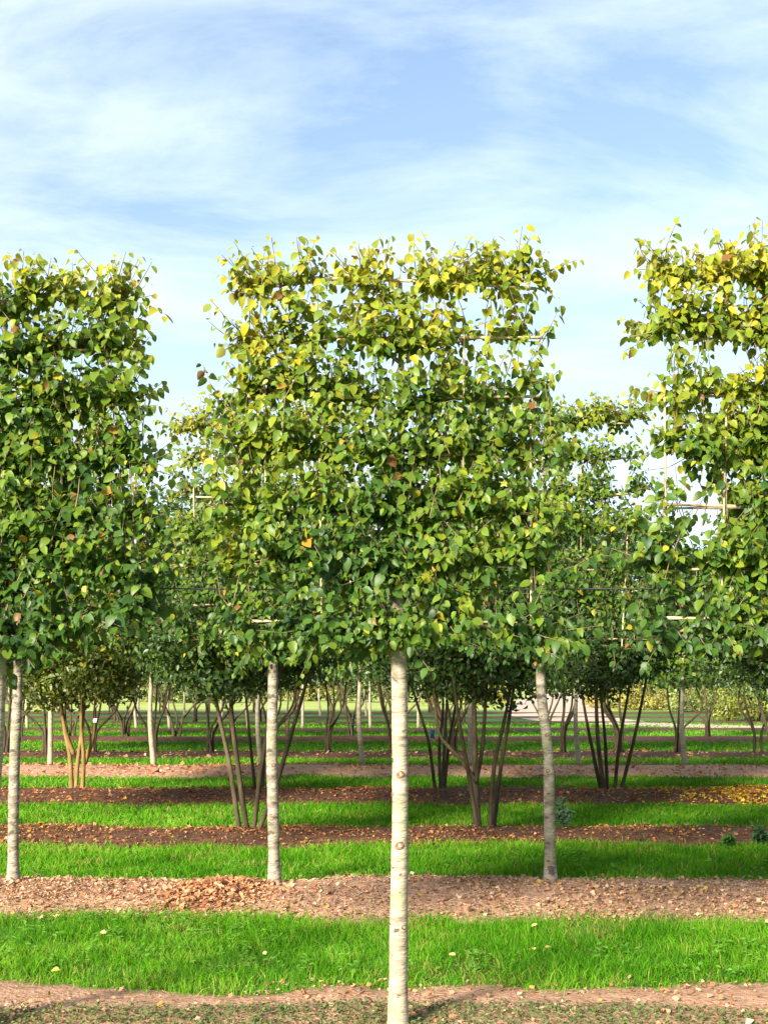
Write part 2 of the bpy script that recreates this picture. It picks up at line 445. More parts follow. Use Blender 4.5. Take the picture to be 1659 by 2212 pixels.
# ------------------------------------------------------------------ grass
def grass_patch(y0, y1, k0, k1, half, dens, h, w, seed):
    r = np.random.default_rng(seed)
    n = int((y1 - y0 + .5) * 2 * half * dens)
    X = r.uniform(-half, half, n); Y = r.uniform(y0 - .3, y1 + .3, n)
    a = y0 + (bed_edge(X, k0, 1) if k0 is not None else 0) - r.exponential(0.06, n)
    b = y1 + (bed_edge(X, k1, 0) if k1 is not None else 0) + r.exponential(0.06, n)
    clump = fbm(X * 3.1, Y * 3.1 + seed, 3)
    keep = (Y > a) & (Y < b) & (r.random(n) < 0.35 + 1.3 * clump)
    X, Y, clump = X[keep], Y[keep], clump[keep]
    n = len(X)
    edge = np.clip(np.minimum(Y - a[keep], b[keep] - Y) / 0.25, 0.35, 1)
    H = h * r.uniform(0.5, 1.25, n) * (0.65 + 0.7 * clump) * (0.55 + .45 * edge)
    W = w * r.uniform(0.7, 1.3, n)
    th = r.uniform(0, 2 * math.pi, n)
    face = r.uniform(0, 2 * math.pi, n)
    lean = r.uniform(0.1, 1.5, n) * H; H = H * np.where(lean > H, .72, 1)
    S = np.stack([np.cos(face), np.sin(face) * 0.5, 0 * face], 1)
    Dx = np.stack([np.cos(th), np.sin(th), 0 * th], 1)
    B = np.stack([X, Y, ground_z(X, Y) - 0.01], 1)
    up = np.array([0, 0, 1.0])
    p1 = B + Dx * (lean * .35)[:, None] + up * (H * .62)[:, None]
    p2 = B + Dx * lean[:, None] + up * (H * r.uniform(0.75, 1.05, n))[:, None]
    V = np.stack([B - S * W[:, None] * .5, B + S * W[:, None] * .5, p1 + S * W[:, None] * .42, p1 - S * W[:, None] * .42, p2], 1)
    t = .5 * fbm(X * 1.3 + 40, Y * 1.3, 3) + .5 * fbm(X * 4.1 + 9, Y * 5.3, 3)
    c0, c1, c2 = np.array((0.045, 0.160, 0.004)), np.array((0.092, 0.245, 0.006)), np.array((0.17, 0.30, 0.03))
    q = np.clip((t - .34) * 2.2 + r.normal(0, .24, n), 0, 1)[:, None]
    C = np.where(q < .6, c0 + (c1 - c0) * q / .6, c1 + (c2 - c1) * (q - .6) / .4)
    worn = np.clip((fbm(X * 2.3 + 70, Y * 3.0 + seed, 2) - .66) * 5, 0, 1)
    dry = r.random(n) < 0.03 + 0.14 * (1 - edge) + .35 * worn
    C[dry] = np.array((0.27, 0.24, 0.06)) * r.uniform(.7, 1.2, (dry.sum(), 1))
    CC = np.repeat(C[:, None], 5, 1).copy(); CC[:, 4] *= 1.25
    return V, CC
GP = []
strips = [(6.50, 8.32, 0, 1, 4.2, 4700, .085, .0050), (9.95, 11.9, 1, 2, 5.6, 2500, .085, .008), (13.3, 15.8, 2, 3, 7.4, 1100, .08, .012), (17.9, 20.2, 3, 4, 9.0, 600, .08, .016),
          (22.8, 24.8, 4, 5, 11, 350, .08, .02), (27.0, 31.2, 5, 6, 14, 170, .08, .03), (33.2, 37.6, 6, 7, 17, 100, .08, .04), (39.8, 43.6, 7, 8, 20, 70, .09, .05)]
for i, s_ in enumerate(strips):
    GP.append(grass_patch(*s_, seed=100 + i))
V = np.concatenate([g[0] for g in GP]); CC = np.concatenate([g[1] for g in GP]); n = len(V)
lt = np.array([0, 1, 2, 3, 3, 2, 4]); loops = (lt[None] + (np.arange(n) * 5)[:, None]).ravel()
go = link('grass', raw_mesh('grass', V.reshape(-1, 3), loops, np.tile([4, 3], n), M['grass'], CC.reshape(-1, 3)))
tag(go, 'bright green uncut grass growing in strips between the soil beds', 'grass', kind='stuff')
print('grass blades', n)

# broad weeds and clover growing in the grass
def weeds():
    r = np.random.default_rng(5)
    P, D, N, L, C = [], [], [], [], []
    for k in range(520):
        i = 0 if k < 330 else 1
        y0, y1, half = [(6.6, 8.25, 3.4), (10.0, 11.8, 4.8)][i]
        x, y = r.uniform(-half, half), r.uniform(y0, y1)
        if fbm(np.array([x * .8 + 3]), np.array([y * .8]))[0] < .48: continue
        g = np.array((0.11, 0.25, 0.03)) * r.uniform(.7, 1.25)
        for j in range(r.integers(4, 9)):
            a = r.uniform(0, 6.28)
            P.append((x + r.normal(0, .02), y + r.normal(0, .02), r.uniform(.03, .085)))
            D.append((math.cos(a), math.sin(a), r.uniform(-.1, .5))); N.append((r.normal(0, .2), -.2, 1)); L.append(r.uniform(.025, .05)); C.append(g * r.uniform(.85, 1.15))
    return [np.array(v, float) for v in (P, D, N, L, C)]
wv = weeds()
wo_ = link('clover', leaves_mesh('clover', 'narrow', *wv, M['grass']))
tag(wo_, 'pale green clover and broad weeds mixed into the near grass', 'clover', kind='stuff')

# ------------------------------------------------------------------ dry leaves lying on the soil
LIT = np.array([(0.46, 0.26, 0.15), (0.40, 0.19, 0.09), (0.54, 0.34, 0.20), (0.22, 0.11, 0.055), (0.50, 0.23, 0.11), (0.58, 0.40, 0.25), (0.50, 0.33, 0.05), (0.34, 0.21, 0.13)])
def litter(name, k, n, half, size, w, seed, label, yr=None, kind='mini', clumpy=1.0, tone=1.0):
    r = np.random.default_rng(seed)
    y0, y1 = yr or (BEDS[k][0] - .1, BEDS[k][1] + .08)
    X = r.uniform(-half, half, n * 2); Y = r.uniform(y0, y1, n * 2)
    q = fbm(X * 1.1 + seed, Y * 1.4, 3)
    near = (Y < y0 + .45 * (y1 - y0))
    keep = r.random(n * 2) < (0.18 + clumpy * 1.2 * np.clip(q - .42, 0, 1) * 3 + 0.25 * near)
    X, Y = X[keep][:n], Y[keep][:n]; m = len(X)
    Z = np.maximum(ground_z(X, Y), 0) + r.uniform(.002, .02, m)
    a = r.uniform(0, 6.28, m)
    D = np.stack([np.cos(a), np.sin(a), r.normal(0, .35, m)], 1)
    N = np.stack([r.normal(0, .55, m), r.normal(0, .55, m) - .15, np.ones(m)], 1)
    L = size * np.clip(r.lognormal(-.62, .5, m), .2, 1.35)
    C = LIT[r.choice(len(LIT), m, p=np.array(w) / sum(w))] * r.uniform(.5, 1.1, (m, 1)) * tone
    o = link(name, leaves_mesh(name, kind, np.stack([X, Y, Z], 1), D, N, L, C, M['litter'], r.uniform(.8, 1.6, m), r.uniform(-.5, .8, m), r.uniform(-.5, .7, m)))
    tag(o, label, 'dry leaves', kind='stuff')
litter('leaf_litter', 0, 3200, 3.6, .034, (6, 6, 4, 3, 5, 3, 1, 4), 21, 'reddish dry leaves scattered along the soil at the bottom edge', (5.5, 6.6))
litter('leaf_litter', 1, 30000, 4.6, .036, (6, 5, 6, 3, 4, 6, .6, 6), 22, 'tan and brown dry leaves strewn over the second soil strip')
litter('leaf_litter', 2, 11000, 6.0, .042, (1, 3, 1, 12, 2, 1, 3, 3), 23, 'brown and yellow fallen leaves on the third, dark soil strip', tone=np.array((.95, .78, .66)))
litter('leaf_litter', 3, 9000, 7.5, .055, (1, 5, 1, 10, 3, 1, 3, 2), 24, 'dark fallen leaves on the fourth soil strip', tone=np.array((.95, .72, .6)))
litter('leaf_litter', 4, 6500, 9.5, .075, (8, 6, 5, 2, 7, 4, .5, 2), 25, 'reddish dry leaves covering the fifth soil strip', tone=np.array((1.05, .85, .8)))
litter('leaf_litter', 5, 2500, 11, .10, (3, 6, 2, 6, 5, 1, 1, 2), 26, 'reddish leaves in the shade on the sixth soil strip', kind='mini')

def straw(seed):
    """thin dry stalks on the tan strip"""
    r = np.random.default_rng(seed); b = MB()
    for k in range(700):
        x, y = r.uniform(-4, 4), r.uniform(8.35, 9.9)
        a = r.uniform(0, 6.28); l = r.uniform(.03, .11)
        z = max(float(ground_z(np.array([x]), np.array([y]))[0]), 0) + .008
        p = [(x, y, z), (x + l * .5 * math.cos(a), y + l * .5 * math.sin(a), z + r.uniform(.0, .02)), (x + l * math.cos(a), y + l * math.sin(a), z + r.uniform(-.005, .02))]
        b.tube(p, r.uniform(.0012, .0025), 3, c=np.array((.5, .40, .26)) * r.uniform(.7, 1.15), cap=False)
    o = b.build('straw', M['litter'], colour=True)
    tag(o, 'short dry stalks and straw on the second soil strip', 'straw', kind='stuff')
straw(31)

# heap of raked dry leaves between the left and middle trunks of the second row
def leaf_heap():
    r = np.random.default_rng(41)
    c = at(455, 1935, depth(1955)); cx, cy = c.x, c.y + .15
    n = 2600
    u = r.normal(0, .42, n) * np.where(r.random(n) < .3, 1.3, .9); v = r.normal(0, .36, n)
    X, Y = cx + u * .62 + .10 * v, cy + v * .9
    hgt = .075 * np.exp(-(u ** 2 / .22 + (v - .05) ** 2 / .22))
    Z = np.maximum(ground_z(X, Y), 0) + hgt * r.uniform(.4, 1.05, n)
    a = r.uniform(0, 6.28, n)
    D = np.stack([np.cos(a), np.sin(a), r.normal(0, .5, n)], 1); N = np.stack([r.normal(0, .6, n), r.normal(-.3, .6, n), np.ones(n)], 1)
    C = LIT[r.choice([0, 1, 2, 4, 5, 3], n, p=[.25, .25, .1, .3, .0, .1])] * r.uniform(.6, 1.15, (n, 1)) * np.array((.98, .90, .84)) 
    o = link('leaf_heap', leaves_mesh('leaf_heap', 'narrow', np.stack([X, Y, Z], 1), D, N,   .038 * r.uniform(.5, 1.4, n), C, M['litter'], r.uniform(.9, 1.5, n), r.uniform(-.5, .8, n), r.uniform(-.4, .7, n)))
    tag(o, 'small heap of curled orange-brown dry leaves on the second soil strip', 'leaf heap')
leaf_heap()

# a carpet of yellow leaves at the right end of the fourth strip
def yellow_carpet():
    r = np.random.default_rng(42); n = 3200
    X = 4.7 + np.abs(r.normal(0, .9, n)) * np.where(r.random(n) < .75, 1, -.8); Y = r.uniform(15.6, 17.8, n)
    Z = np.maximum(ground_z(X, Y), 0) + r.uniform(.005, .03, n); a = r.uniform(0, 6.28, n)
    D = np.stack([np.cos(a), np.sin(a), r.normal(0, .3, n)], 1); N = np.stack([r.normal(0, .5, n), r.normal(-.2, .5, n), np.ones(n)], 1)
    C = np.array([(.50, .31, .02), (.42, .19, .03), (.24, .11, .03), (.55, .38, .04)])[r.integers(0, 4, n)] * r.uniform(.7, 1.2, (n, 1))
    o = link('yellow_leaf_carpet', leaves_mesh('yellow_leaf_carpet', 'narrow', np.stack([X, Y, Z], 1), D, N, .05 * r.uniform(.5, 1.3, n), C, M['litter'], r.uniform(.9, 1.5, n)))
    tag(o, 'carpet of golden yellow fallen leaves at the right picture edge', 'fallen leaves', kind='stuff')
yellow_carpet()

# low dull-green cover in front of the nearest trunk
def ground_cover():
    r = np.random.default_rng(43); n = 26000
    X = r.uniform(-3.2, 3.2, n); Y = r.uniform(5.0, 6.06, n)
    edge = 5.93 + .08 * np.sin(X * 1.3 + .6) - .16 * np.clip((X - .2) / 1.6, 0, 1)
    keep = (Y < edge + r.normal(0, .025, n)) & (r.random(n) < np.where(X < .1, 1.0, .55 + .5 * fbm(X * 3, Y * 5)))
    X, Y = X[keep], Y[keep]; n = len(X)
    Z = ground_z(X, Y) + r.uniform(.0, .025, n); a = r.uniform(0, 6.28, n)
    D = np.stack([np.cos(a), np.sin(a), r.uniform(.1, 1.0, n)], 1); N = np.stack([r.normal(0, .4, n), r.normal(-.3, .4, n), np.ones(n)], 1)
    C = np.array((.115, .145, .05)) * r.uniform(.75, 1.25, (n, 1))
    o = link('ground_cover', leaves_mesh('ground_cover', 'mini', np.stack([X, Y, Z], 1), D, N, .020 * r.uniform(.6, 1.4, n), C, M['grass']))
    tag(o, 'low dull green ground cover along the bottom edge of the picture', 'ground cover', kind='stuff')
ground_cover()

# ------------------------------------------------------------------ espalier trees
COVER = np.zeros((300, 300), bool)      # coarse map (6 px cells of the 1659 frame) of what the front row already hides
def cells(P):
    px = XC + P[:, 0] / P[:, 1] * F; py = YH - (P[:, 2] - CAM_H) / P[:, 1] * F
    i = (px / 9).astype(int); j = (py / 9).astype(int)
    ok = (px > -20) & (px < 1679) & (py > -20) & (py < 2230)
    return np.clip(i, 0, 299), np.clip(j, 0, 299), ok

# ringed scars left by pruned branches
def knot(mb, c, nrm, r):
    """ringed scar where a branch was cut off"""
    nrm = np.array(nrm, float); nrm /= np.linalg.norm(nrm)
    a = np.cross(nrm, (0, 0, 1.0)); a /= np.linalg.norm(a); b = np.cross(nrm, a)
    V, fs, n = [], [], 10
    prof = [(1.35, -.25), (1.0, .28), (.72, .34), (.45, .05), (.0, .12)]
    for q, (rr, hh) in enumerate(prof):
        for k in range(n):
            t = 2 * math.pi * k / n
            V.append(np.array(c) + r * (rr * (math.cos(t) * a + 1.15 * math.sin(t) * b) * (1 + .12 * math.sin(2 * t + q)) + hh * nrm))
    for q in range(len(prof) - 1):
        for k in range(n):
            fs.append((q * n + k, q * n + (k + 1) % n, (q + 1) * n + (k + 1) % n, (q + 1) * n + k))
    mb.add(V, fs)

def espalier(X, Y, label, group, seed, base_x=None, rad=0.042, hw=(0.84, 0.80), z_low=1.96, z_top=3.78, tiers=7, dens=1.0, top_gap=0.5, leaf_len=0.052, n_single=300,
             mark=False, yellow=0.0, knots=(), canes_v=(-.62, -.36, .30, .62), shape=None, name='espalier_tree', bark='bark_pale', hole=None):
    r = np.random.default_rng(seed); random.seed(seed)
    root = empty(name, (X, Y, 0))
    tag(root, label, 'tree', group)
    g0 = float(ground_z(np.array([X]), np.array([Y]))[0])
    bx = (base_x if base_x is not None else X) - X
    # trunk, in coordinates of the root
    zt = z_top - .02
    ctl = [(bx, 0, g0 - .06), (bx * .72 + r.normal(0, .008), 0, .55), (bx * .4 + r.normal(0, .010), 0, 1.1), (bx * .12 + r.normal(0, .008), 0, 1.65),
           (r.normal(0, .006), 0, 2.2), (r.normal(0, .012), 0, 2.9), (r.normal(0, .015), 0, zt)]
    P = spline(ctl, 70)
    zz = P[:, 2]
    rr = np.interp(zz, [g0 - .1, g0 + .03, .25, 1.8, 2.4, zt], [rad * 1.6, rad * 1.3, rad * 1.04, rad * .86, rad * .62, rad * .22])
    rr = rr * (1 + .085 * (fbm(zz * 4 + seed, zz * 0 + 1.) - .5) * 2 + .03 * (fbm(zz * 22 + seed, zz * 0 + 4.) - .5) * 2)
    mb = MB(); mb.tube(P, rr, 14, wob=.03)
    trunk = mb.build('trunk', M[bark], root)
    for (kz, ka, kr) in knots:
        i = int(np.argmin(abs(zz - kz))); nrm = (math.sin(ka), -math.cos(ka), .1)
        kb = MB(); knot(kb, P[i] + np.array(nrm) * rr[i] * .93, nrm, kr); kb.build('knot', M['knot'], trunk)
    # bamboo frame tied behind the branches
    zs = np.linspace(z_low, z_top - .04, tiers)
    for k, z in enumerate(zs):
        tilt = r.normal(0, .012)
        a, b_ = -hw[0] * r.uniform(.86, .97), hw[1] * r.uniform(.86, .97)
        m = MB(); pts = [(a + (b_ - a) * t, -.025 + .004 * math.sin(9 * t), z + tilt * (t - .5) * 2 + .012 * math.sin(t * 3 + k)) for t in np.linspace(0, 1, 13)]
        m.tube(pts, [.0065 * (1.25 if i % 3 == 0 else 1) for i in range(13)], 6)
        m.build('bamboo_cane', M['cane'], root)
    for x in canes_v:
        m = MB(); dx = r.normal(0, .03); z0, z1 = z_low - r.uniform(.02, .12), z_top - r.uniform(.0, .35)
        zm = r.uniform(z_low + .3, z_top - .5); z0, z1 = zm - r.uniform(.3, .55), min(zm + r.uniform(.3, .6), z_top - .1)
        m.tube([(x + dx * t, -.042, z0 + (z1 - z0) * t) for t in np.linspace(0, 1, 12)], [.0055 * (1.25 if i % 3 == 0 else 1) for i in range(12)], 6)
        m.build('bamboo_cane', M['cane'], root)
    # trained branches and leafy twigs
    tw = MB()
    LP, LD, LN, LL, LY = [], [], [], [], []
    def twig(p, d, length, up):
        if hole and hole(p[0], p[2]): return
        d = d / np.linalg.norm(d); n_l = max(2, int(length / .024))
        q = p.copy(); pts = [q.copy()]
        dd = d.copy(); sgn = 1 if r.random() < .5 else -1
        for i in range(n_l):
            dd = dd + r.normal(0, .10, 3) + np.array((0, 0, .05 * up)); dd /= np.linalg.norm(dd)
            q = q + dd * length / n_l; pts.append(q.copy())
            sgn = -sgn
            side = np.cross(dd, (0, 0, 1.0)); side /= np.linalg.norm(side) + 1e-6
            side = side * sgn
            pet = dd * .35 + side * .8 + r.normal(0, .25, 3); pet /= np.linalg.norm(pet)
            b = q + pet * r.uniform(.008, .02)
            sy = -1.0 if (b[1] < .02 or r.random() < .15) else 1.0
            tip = pet * .65 + np.array((0, sy * .32, -.80)) + r.normal(0, .25, 3)
            nr = np.array((r.normal(0, .42), sy * r.uniform(.15, 1.0), r.uniform(.15, 1.1)))
            if hole and hole(b[0], b[2]): continue
            LP.append(b); LD.append(tip); LN.append(nr); LL.append(leaf_len * r.uniform(.5, 1.28) * (1 - .25 * (i > n_l - 2))); LY.append(0.3 if i > n_l - 3 else 0.0)
        pts = [pts[0], pts[len(pts) // 2], pts[-1]]; tw.tube(pts, np.linspace(.0032, .0014, len(pts)), 3, cap=False)
    half = lambda s, z: (hw[0] if s < 0 else hw[1]) * (shape(s, z) if shape else 1.0)
    for k, z in enumerate(zs):
        frac = k / (tiers - 1)
        for s in (-1, 1):
            w = half(s, z) * r.uniform(.93, 1.0)
            zc = z - r.uniform(.05, .14)
            ctl = [(0, 0, zc), (s * .10, -.01, z - .03), (s * w * .35, -.015 + r.normal(0, .01), z + r.normal(0, .015)), (s * w * .7, r.normal(0, .015), z + r.normal(0, .02)), (s * w, r.normal(0, .02), z + r.normal(.01, .03))]
            BP = spline(ctl, 22)
            m = MB(); m.tube(BP, np.linspace(.0145 * (1.15 - .5 * frac), .0045, 22), 7, wob=.08); m.build('branch', M['branch'], root)
            nn = int(w / .0054 * dens)
            for i in range(nn):
                t = r.uniform(.02, 1.0); p = np.array([np.interp(t, np.linspace(0, 1, 22), BP[:, c]) for c in range(3)])
                # open places: more of them towards the top
                g = fbm(np.array([(p[0] + X) * 2.6 + seed]), np.array([p[2] * 2.6 + seed * .7]), 2)[0]
                if r.random() < np.clip((.62 - g) * 4, 0, 1) * (top_gap * (.15 + .85 * frac)): continue
                length = r.uniform(.07, .33) * (1.0 - .12 * frac)
                d = np.array((r.normal(0, .45) + s * .25, r.choice([-1, -1, 1]) * r.uniform(.15, .9), r.normal(.5 if k else .35, .5)))
                if k < 1 and r.random() < .3: d[2] = -abs(d[2]) * .3
                twig(p, d, length, .4)
            # a few shoots past the end of the branch
            for i in range(int(3 * dens + .5)):
                twig(BP[-1] + r.normal(0, .02, 3), np.array((s * r.uniform(.3, 1.0), r.normal(0, .4), r.uniform(-.3, .7))), r.uniform(.06, .16), .3)
    # upright shoots that fill the panel between the trained branches
    for i in range(int(230 * dens)):
        z = z_low + (z_top - .25 - z_low) * r.uniform(0, 1) ** 1.05; s = -1 if r.random() < .5 else 1; x = s * half(s, z) * r.uniform(.02, 1.0)
        g = fbm(np.array([(x + X) * 2.6 + seed]), np.array([z * 2.6 + seed * .7]), 2)[0]
        if z > z_low + 1.0 and g < .5 and r.random() < top_gap: continue
        twig(np.array((x, r.normal(-.02, .07), z)), np.array((r.normal(0, .35), r.normal(-.1, .3), 1.0)), r.uniform(.14, .30), .3)
    # upright shoots along the top
    for i in range(int(9 * dens) + 2):
        x = r.uniform(-half(-1, z_top) * .95, half(1, z_top) * .95)
        twig(np.array((x, r.normal(0, .03), z_top - .05)), np.array((r.normal(0, .3), r.normal(0, .3), 1.0)), r.uniform(.08, .24), .5)
    for i in range(int(26 * dens)):          # short shoots straight from the trunk
        z = r.uniform(z_low, z_top - .1); a = r.uniform(0, 6.28)
        twig(np.array((0, 0, z)), np.array((math.cos(a) * .8, -abs(math.sin(a)), .5)), r.uniform(.07, .2), .3)
    tw.build('twigs', M['twig'], root)['kind'] = 'stuff'
    LP, LD, LN, LL, LY = np.array(LP), np.array(LD), np.array(LN), np.array(LL), np.array(LY)
    n = len(LP)
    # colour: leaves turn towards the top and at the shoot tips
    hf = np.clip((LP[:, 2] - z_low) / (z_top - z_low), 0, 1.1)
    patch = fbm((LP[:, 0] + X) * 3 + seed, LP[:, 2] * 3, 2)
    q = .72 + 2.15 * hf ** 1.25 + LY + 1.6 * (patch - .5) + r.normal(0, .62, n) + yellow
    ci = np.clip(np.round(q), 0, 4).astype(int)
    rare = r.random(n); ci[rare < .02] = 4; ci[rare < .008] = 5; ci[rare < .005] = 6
    W0 = LP + np.array((X, Y, 0))
    # single out the leaves that show largest
    S_, D_, N_ = leaf_frames(LD, LN)
    view = norm(W0 - np.array((0, 0, CAM_H)))
    score = LL ** 2 * abs((N_ * view).sum(1)) * np.exp(-(LP[:, 1] - LP[:, 1].min()) / .16)
    i_, j_, ok = cells(W0 + D_ * (LL * .5)[:, None])
    score = np.where(ok, score, 0)
    if not mark: score = np.where(COVER[j_, i_], 0, score)
    pick = np.argsort(-score)[:n_single]; pick = pick[score[pick] > 0]
    if mark: COVER[j_[ok], i_[ok]] = True
    for k in pick:
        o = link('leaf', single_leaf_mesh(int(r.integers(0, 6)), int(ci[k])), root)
        L = LL[k]
        m4 = Matrix(((S_[k, 0] * L, D_[k, 0] * L, N_[k, 0] * L, LP[k, 0]), (S_[k, 1] * L, D_[k, 1] * L, N_[k, 1] * L, LP[k, 1]), (S_[k, 2] * L, D_[k, 2] * L, N_[k, 2] * L, LP[k, 2]), (0, 0, 0, 1)))
        o.matrix_basis = m4
    rest = np.ones(n, bool); rest[pick] = False
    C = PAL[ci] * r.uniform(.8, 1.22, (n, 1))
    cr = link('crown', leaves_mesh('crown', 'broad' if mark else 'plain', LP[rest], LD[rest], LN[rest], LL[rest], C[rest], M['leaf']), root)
    cr['kind'] = 'stuff'
    return root, n

D1 = depth(2243); D2 = depth(1925)
# front row
X1 = [(5 - XC) / F * D1, (862 - XC) / F * D1, (1722 - XC) / F * D1]
_, nl = espalier(X1[1], D1, 'central espaliered tree with the tallest pale trunk, standing nearest the camera', 'espaliered trees of the nearest row', 1, base_x=(860 - XC) / F * D1, rad=.0425,
                 hw=(.80, .70), z_top=3.60, dens=1.0, top_gap=.62, mark=True, yellow=.22,
                 knots=((1.23, .05, .015), (.93, -.05, .017), (1.13, -1.45, .014), (.90, 1.45, .013), (.52, .6, .012)),
                 shape=lambda s, z: 1.03 if z < 3 else .93)
print('leaves on front tree', nl)
espalier(X1[0], D1 - .02, 'dense espaliered tree cut off by the left picture edge, in the nearest row', 'espaliered trees of the nearest row', 2, base_x=X1[0] - .10, rad=.043, hw=(.8, .68), z_top=3.52, dens=1.15,
         top_gap=.3, mark=True, yellow=-.15, shape=lambda s, z: (1.03 if z < 2.9 else (.90 if z < 3.5 else .62)))
espalier(X1[2], D1 + .03, 'espaliered tree with bright yellow-green top cut off by the right picture edge', 'espaliered trees of the nearest row', 3, rad=.043, hw=(.70, .8), z_top=3.64, dens=1.08,
         top_gap=.8, mark=True, yellow=.15, hole=lambda x, z: ((x + .42) / .20) ** 2 + ((z - 2.50 - .04 * math.sin(9 * x)) / .05) ** 2 < 1 or ((x + .64) / .10) ** 2 + ((z - 2.70) / .05) ** 2 < 1 or ((x + .30) / .15) ** 2 + ((z - 3.22) / .05) ** 2 < 1, shape=lambda s, z: (.97 if z < 2.5 else (.86 if z < 3.3 else 1.0)))
# second row
X2 = lambda px: (px - XC) / F * D2
espalier(X2(36), D2, 'espaliered tree of the second row with its trunk near the left edge', 'espaliered trees of the second row', 4, base_x=X2(29), rad=.043, hw=(.74, .74), z_top=3.70, dens=.95, top_gap=.8, n_single=120, bark='bark_mottled', z_low=2.0)
espalier(X2(590), D2, 'second-row espaliered tree left of the central one, trunk beside the large multi-stem tree', 'espaliered trees of the second row', 5, base_x=X2(594), rad=.046, hw=(.76, .74), z_top=3.76, dens=.95, top_gap=.8, n_single=300, bark='bark_mottled', z_low=2.0, yellow=.15,
         knots=((1.02, .3, .014), (.55, -.2, .013)))
espalier(X2(1172), D2, 'second-row espaliered tree right of the central one, with a patchy grey trunk', 'espaliered trees of the second row', 6, base_x=X2(1190), rad=.044, hw=(.72, .80), z_top=3.78, dens=.9, top_gap=1.0, n_single=300, bark='bark_mottled', z_low=2.0, yellow=-.45,
         knots=((1.22, .1, .015), (.95, -.3, .014), (.62, .4, .012)))
espalier(X2(1770), D2, 'espaliered tree of the second row behind the tree at the right edge', 'espaliered trees of the second row', 7, rad=.044, hw=(.80, .7), z_top=3.75, dens=.8, top_gap=.8, n_single=120, bark='bark_mottled', z_low=2.0)

# dark wire stretched along the front row
w_ = MB(); w_.tube([(X1[0] + (X1[2] - X1[0]) * t, D1 + .07, 2.135 - .012 * math.sin(math.pi * t)) for t in np.linspace(0, 1, 24)], .0035, 5)
tag(w_.build('support_wire', M['wire']), 'thin dark support wire stretched between the front row trees', 'wire')

# ------------------------------------------------------------------ multi-stem trees
def crown_leaves(r, centres, radii, per, leaf_len, base, spread, kind):
    P, D, N, L, C = [], [], [], [], []
    for c, rad in zip(centres, radii):
        n = int(per * (rad / .3) ** 2)
        u = norm(r.normal(0, 1, (n, 3))); rr = rad * r.uniform(.25, 1.0, n) ** .6
        p = c + u * rr[:, None] * np.array((1.15, 1.15, .7))
        out = norm(u + np.array((0, 0, .35)))
        d = np.cross(out, r.normal(0, 1, (n, 3))) + np.array((0, 0, -.45)) + .3 * u
        P.append(p); D.append(d); N.append(out + r.normal(0, .35, (n, 3))); L.append(leaf_len * r.uniform(.6, 1.25, n))
        tint = r.uniform(.75, 1.25)
        C.append(base * tint * r.uniform(.7, 1.3, (n, 1)) + spread * (r.random((n, 1)) < .12) * r.uniform(.3, 1, (n, 1)))
    return [np.concatenate(v) for v in (P, D, N, L, C)]

def multistem(px, d, stems, label, group, seed, bark='bark_dark', crown=(1.25, 1.1, 1.2), zc=2.75, clumps=220, per=105, leaf_len=.078, base=(.040, .082, .013), spread=(.10, .11, .01), kind='mini', zmin=1.30, rad=.028, name='multi_stem_tree', tint_low=None):
    """stems: lists of frame pixels from the ground upwards, at depth d"""
    r = np.random.default_rng(seed); random.seed(seed)
    X = (px - XC) / F * d
    root = empty(name, (X, d, 0)); tag(root, label, 'tree', group)
    tops = []
    for q, st in enumerate(stems):
        yo = r.uniform(-.12, .12); pts = []
        for i, (sx, sy, *w) in enumerate(st):
            p = at(sx, sy, d); pts.append((p.x - X, yo * (1 + i * .9), p.z))
        if len(st) > 2 and st[0][1] > YH + 80 and pts[0][2] < .25: pts[0] = (pts[0][0], pts[0][1], -.03)
        end = np.array(pts[-1]); dr = end - np.array(pts[-2]); dr /= np.linalg.norm(dr)
        pts.append(tuple(end + dr * .5 + np.array((0, 0, .1)))); pts.append(tuple(end + dr * .85 + np.array((0, 0, .45))))
        SP = spline(pts, 26)
        fr = st[0][2] if len(st[0]) > 2 else 1.0
        m = MB(); m.tube(SP, np.linspace(rad * fr * 1.0, rad * fr * .34, 26) * (1 + .06 * (fbm(np.arange(26) * .6 + q, np.zeros(26)) - .5)), 9, wob=.05); m.build('stem', M[bark], root)
        tops.append(SP[-6:])
    # clumps of leaves through the crown
    cs = []
    while len(cs) < clumps:
        u = r.uniform(-1, 1, 3)
        k = np.linalg.norm(u)
        if k > 1 or k < .35: continue
        c = np.array((u[0] * crown[0], u[1] * crown[1], zc + u[2] * crown[2]))
        if c[2] < zmin + .15 * r.random(): continue
        cs.append(c)
    cs = np.array(cs); rads = r.uniform(.22, .40, len(cs))
    tw = MB()
    for c in cs:
        t = tops[r.integers(0, len(tops))]; s = t[r.integers(0, len(t))]
        if np.linalg.norm(c - s) > 1.6: s = min((tt[j] for tt in tops for j in (0, 3, 5)), key=lambda e: np.linalg.norm(c - e))
        mid = (s + c) / 2 + r.normal(0, .07, 3) + np.array((0, 0, -.05))
        tw.tube(spline([s, mid, c], 5), np.linspace(.010, .003, 5), 3, cap=False)
    tw.build('twigs', M[bark], root)['kind'] = 'stuff'
    lv = crown_leaves(r, cs, rads, per, leaf_len, np.array(base), np.array(spread), kind)
    cr = link('crown', leaves_mesh('crown', kind, *lv, M['leaf_fine']), root); cr['kind'] = 'stuff'
    return root

